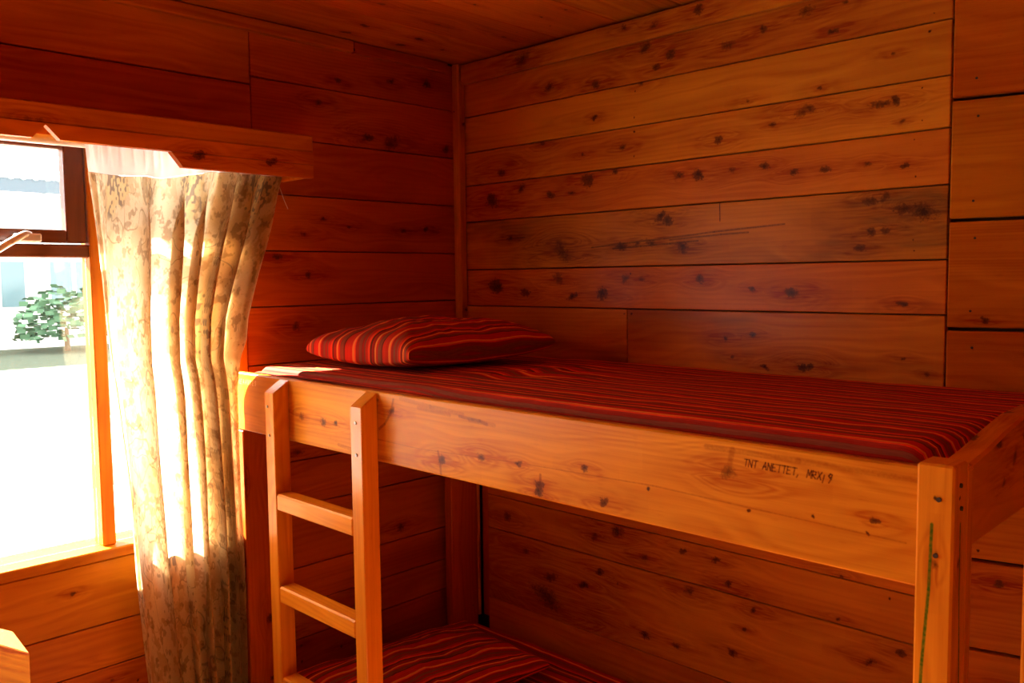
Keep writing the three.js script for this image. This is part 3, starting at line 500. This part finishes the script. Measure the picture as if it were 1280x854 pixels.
  const stile = (x, m) => {
    const s = extrudeX([[0.8815, 0.002], [0.9255, 0.002], [0.9255, 1.320], [0.8815, 1.349]], 0.043, 0.0022);
    // grain runs up the stile
    const u = s.attributes.uv, p = s.attributes.position; for (let i = 0; i < u.count; i++) u.setXY(i, p.getY(i) / 1.6 + x, (p.getZ(i) + p.getX(i)) / 0.24 + x);
    part('stile', s, m, ladder, [x + 0.043, 0, 0]);
  };
  stile(0.273, railGloss); stile(0.6455, railGloss2);
  for (let n = 0; n < 5; n++) part('rung', bar(0.3285, 0.043, 0.044, 0.004), n % 2 ? railGloss2 : railGloss, ladder, [0.4808, 1.0445 - n * 0.2385, 0.9035]);
  for (const [x, y] of [[0.2875, 1.285], [0.292, 1.212], [0.667, 1.285], [0.668, 1.213]]) part('screw', new THREE.CylinderGeometry(0.0038, 0.0038, 0.003, 10), matSteel, ladder, [x, y, 0.9262], [Math.PI / 2, 0, 0]);
  for (const [x, y] of [[1.8745, 1.318], [1.872, 1.246]]) part('bolt', new THREE.CylinderGeometry(0.003, 0.003, 0.004, 10), matNail, bed, [x, y, 0.8975], [Math.PI / 2, 0, 0]);
  for (const [z, y] of [[0.872, 1.315], [0.876, 1.345]]) part('bolt', new THREE.CylinderGeometry(0.003, 0.003, 0.004, 10), matNail, bed, [1.8925, y - 0.01, z], [0, 0, Math.PI / 2]);
}
// ------------------------------------------------------------------ mattresses and pillows
{
  const m1 = thing('mattress', 'upper bunk mattress under a red and orange striped cover', 'mattress');
  part('foam', new THREE.BoxGeometry(1.74, 0.07, 0.79), foam, m1, [0.94, 1.291, 0.438]);
  part('cover', coverGeometry(0.072, 1.836, 0.006, 0.853, 1.350, 1.366, 0.035, 3, (f) => 0.2 + 0.8 * sst(0.2, 0.6, f)), fabric, m1);
  const m2 = thing('mattress', 'lower bunk mattress under a red and brown striped cover', 'mattress');
  part('foam', new THREE.BoxGeometry(1.74, 0.09, 0.79), foam, m2, [0.94, 0.341, 0.438]);
  part('cover', coverGeometry(0.075, 1.832, 0.045, 0.842, 0.408, 0.408, 0.03, 9, () => 0.2), fabric, m2);
}
function pillowGeometry(a, b, up, down, seed) {
  const n = 56, pos = [], uv = [], idx = [];
  for (const side of [1, -1]) for (let j = 0; j <= n; j++) for (let i = 0; i <= n; i++) {
    const u = Math.sin((i / n * 2 - 1) * Math.PI / 2), v = Math.sin((j / n * 2 - 1) * Math.PI / 2);
    const x = a * u * (1 - 0.09 * (1 - v * v)), z = b * v * (1 - 0.06 * (1 - u * u));
    const dome = Math.pow(Math.max(0, (1 - u * u) * (1 - v * v)), 0.28), rim = Math.pow(Math.max(0, 1 - dome), 2) * (dome > 0 ? 1 : 0);
    const wr = (fbm(x * 11 + seed, z * 9 + seed) - 0.5) * 0.030 * dome + 0.006 * Math.sin(x * 55 + 6 * vn(z * 8, seed)) * sst(0.45, 1, Math.abs(v)) * dome;
    const y = side > 0 ? up * dome + wr : -down * Math.pow(dome, 0.8);
    pos.push(x, y + 0.012 * (u * u * v * v), z); uv.push(z, (i / n * 2.2 * a + 0.003 * Math.sin(z * 30)) / 1.12 + 0.02 * seed);
  }
  const m = (n + 1) * (n + 1);
  for (let s = 0; s < 2; s++) for (let j = 0; j < n; j++) for (let i = 0; i < n; i++) { const p = s * m + j * (n + 1) + i, q = p + n + 1; s ? idx.push(p, p + 1, q, q, p + 1, q + 1) : idx.push(p, q, p + 1, q, q + 1, p + 1); }
  const g = new THREE.BufferGeometry(); g.setAttribute('position', new THREE.Float32BufferAttribute(pos, 3)); g.setAttribute('uv', new THREE.Float32BufferAttribute(uv, 2)); g.setIndex(idx); g.computeVertexNormals(); return g;
}
{
  const p1 = part('pillow', pillowGeometry(0.212, 0.29, 0.094, 0.036, 1), fabric, scene, [0.350, 1.3985, 0.425], [0, 0.06, 0.0]);
  p1.userData = { label: 'plump red striped pillow on the upper bunk by the wall', category: 'pillow' };
  const p2 = part('pillow_001', pillowGeometry(0.215, 0.32, 0.062, 0.028, 2), fabric, scene, [0.325, 0.443, 0.485], [0, -0.12, 0]);
  p2.userData = { label: 'flatter striped pillow on the lower bunk behind the ladder', category: 'pillow' };
}
// ------------------------------------------------------------------ pieces cut by the frame
{
  const s = new THREE.Shape([[0.589, -1.576], [0.463, -1.566], [0.123, -1.444 - 0.244], [0.10, -1.735]].map(([x, y]) => new THREE.Vector2(x, y)));
  const g = new THREE.ExtrudeGeometry(s, { depth: 0.945, bevelEnabled: true, bevelThickness: 0.002, bevelSize: 0.002, bevelOffset: -0.002, bevelSegments: 1 }); g.rotateX(-Math.PI / 2); scaleUV(g, 1 / 1.6, 1 / 0.24);
  const b = part('partition_board', g, gAmber2, scene, [0, 0.003, 0]);
  b.userData = { label: 'low wooden board with sunlit top edge below the window', category: 'board' };
  const p = part('wooden_post', plankGeometry(1.5, 0.045, 0.05, 0.003, [0.2, 0.05, 1.6, 0.24]), gRail, scene, [1.993, 0.7505, 0.878], ORI.y);
  p.userData = { label: 'pale upright timber post standing beyond the end of the bunk bed', category: 'post' };
}
// ------------------------------------------------------------------ outside
{
  const GY = -0.4;
  const noiseMat = (a, b, f, seed) => { const W = 256, d = new Uint8Array(W * W * 4); for (let j = 0; j < W; j++) for (let i = 0; i < W; i++) { const t = fbm(i * f + seed, j * f) * 0.6 + LAT[(i * 71 + j * 257) & 65535] * 0.4; for (let q = 0; q < 3; q++) d[(j * W + i) * 4 + q] = toS(a[q] + (b[q] - a[q]) * t); d[(j * W + i) * 4 + 3] = 255; } const t = dataTexture(d, W, W, THREE.MirroredRepeatWrapping, THREE.MirroredRepeatWrapping); t.repeat.set(8, 8); return new THREE.MeshPhysicalMaterial({ map: t, roughness: 1, specularIntensity: 0 }); };
  const concrete = noiseMat([0.52, 0.50, 0.46], [0.66, 0.64, 0.60], 0.06, 3), grass = noiseMat([0.058, 0.078, 0.052], [0.125, 0.145, 0.112], 0.2, 9);
  const ground = setting('ground', 'pale paved yard outside the window', 'ground');
  part('paving', new THREE.BoxGeometry(80, 0.2, 70), concrete, ground, [-20, GY - 0.1, 0]);
  part('lawn', new THREE.BoxGeometry(16, 0.004, 50), grass, ground, [-19.2, GY + 0.0025, -6]);
  part('grass_strip', new THREE.BoxGeometry(1.1, 0.004, 30), grass, ground, [-7.05, GY + 0.0025, -3]);
  const h = thing('house', 'low white house with corrugated metal roof across the yard', 'house', [-28.5, GY, -6]);
  const plaster = noiseMat([0.66, 0.65, 0.62], [0.74, 0.73, 0.70], 0.05, 12), zinc = new THREE.MeshStandardMaterial({ color: new THREE.Color().setRGB(0.36, 0.42, 0.46), roughness: 0.45, metalness: 0.5 }), tealGlass = new THREE.MeshStandardMaterial({ color: new THREE.Color().setRGB(0.12, 0.20, 0.22), roughness: 0.15 }), whitePaint = new THREE.MeshStandardMaterial({ color: new THREE.Color().setRGB(0.75, 0.75, 0.73), roughness: 0.6 }), slateBlue = new THREE.MeshStandardMaterial({ color: new THREE.Color().setRGB(0.085, 0.12, 0.15), roughness: 0.6 });
  part('wall', new THREE.BoxGeometry(6, 4.9, 22), plaster, h, [-3, 2.45, 0]);
  part('fascia', new THREE.BoxGeometry(0.06, 0.42, 23), slateBlue, h, [1.15, 5.05, 0]);
  const prof = []; for (let i = 0; i <= 460; i++) prof.push(new THREE.Vector2(-11.5 + i * 0.05, 0.05 * Math.cos(i * 0.9)));
  const rs = new THREE.Shape([...prof, ...prof.slice().reverse().map((p) => new THREE.Vector2(p.x, p.y - 0.015))]);
  const rg = new THREE.ExtrudeGeometry(rs, { depth: 5.2, bevelEnabled: false }); rg.rotateY(Math.PI / 2);
  part('roof', rg, zinc, h, [-3.7, 6.95, 0], [0, 0, -0.33]);
  for (let n = 0; n < 9; n++) {
    const z = -9 + n * 2.25, f = part('window_frame', new THREE.BoxGeometry(0.1, 1.7, 1.7), whitePaint, h, [0.05, 2.0, z]);
    for (const a of [-0.41, 0.41]) part('window_pane', new THREE.BoxGeometry(0.02, 1.45, 0.68), tealGlass, f, [0.055, 0, a]);
    part('veranda_post', new THREE.BoxGeometry(0.14, 4.85, 0.14), whitePaint, h, [1.0, 2.43, z + 1.1]);
  }
  const leaf = new THREE.MeshStandardMaterial({ color: new THREE.Color().setRGB(0.07, 0.16, 0.08), roughness: 0.8 });
  const r = rng(77);
  const clump = () => { const gs = []; for (let i = 0; i < 420; i++) { const a = r() * 6.283, b = Math.acos(r()), R = 0.55 + 0.45 * r(), g = new THREE.PlaneGeometry(0.16, 0.09); g.rotateX(r() * 6); g.rotateY(r() * 6); g.translate(R * Math.sin(b) * Math.cos(a), R * Math.cos(b) * 1.1 + 0.05, R * Math.sin(b) * Math.sin(a)); gs.push(g); } return mergeGeometries(gs); };
  const cg = clump(), stem = new THREE.CylinderGeometry(0.05, 0.09, 0.7, 7), bark = new THREE.MeshStandardMaterial({ color: new THREE.Color().setRGB(0.12, 0.08, 0.05), roughness: 1 });
  for (const [label, z, s] of [['tall leafy bush below the white house windows across the yard', -6.9, 1.5], ['low round bush on the lawn edge before the white house', -4.2, 0.8], ['broad pale bush at the far end of the white house', -9.9, 1.2]]) {
    const b = thing('bush', label, 'bush', [-25.2, GY, z]);
    part('stem', stem, bark, b, [0, 0.35, 0]);
    part('foliage', cg, leaf, b, [0, 0.3, 0]).scale.set(s, s, s);
  }
}
renderer.render(scene, camera);
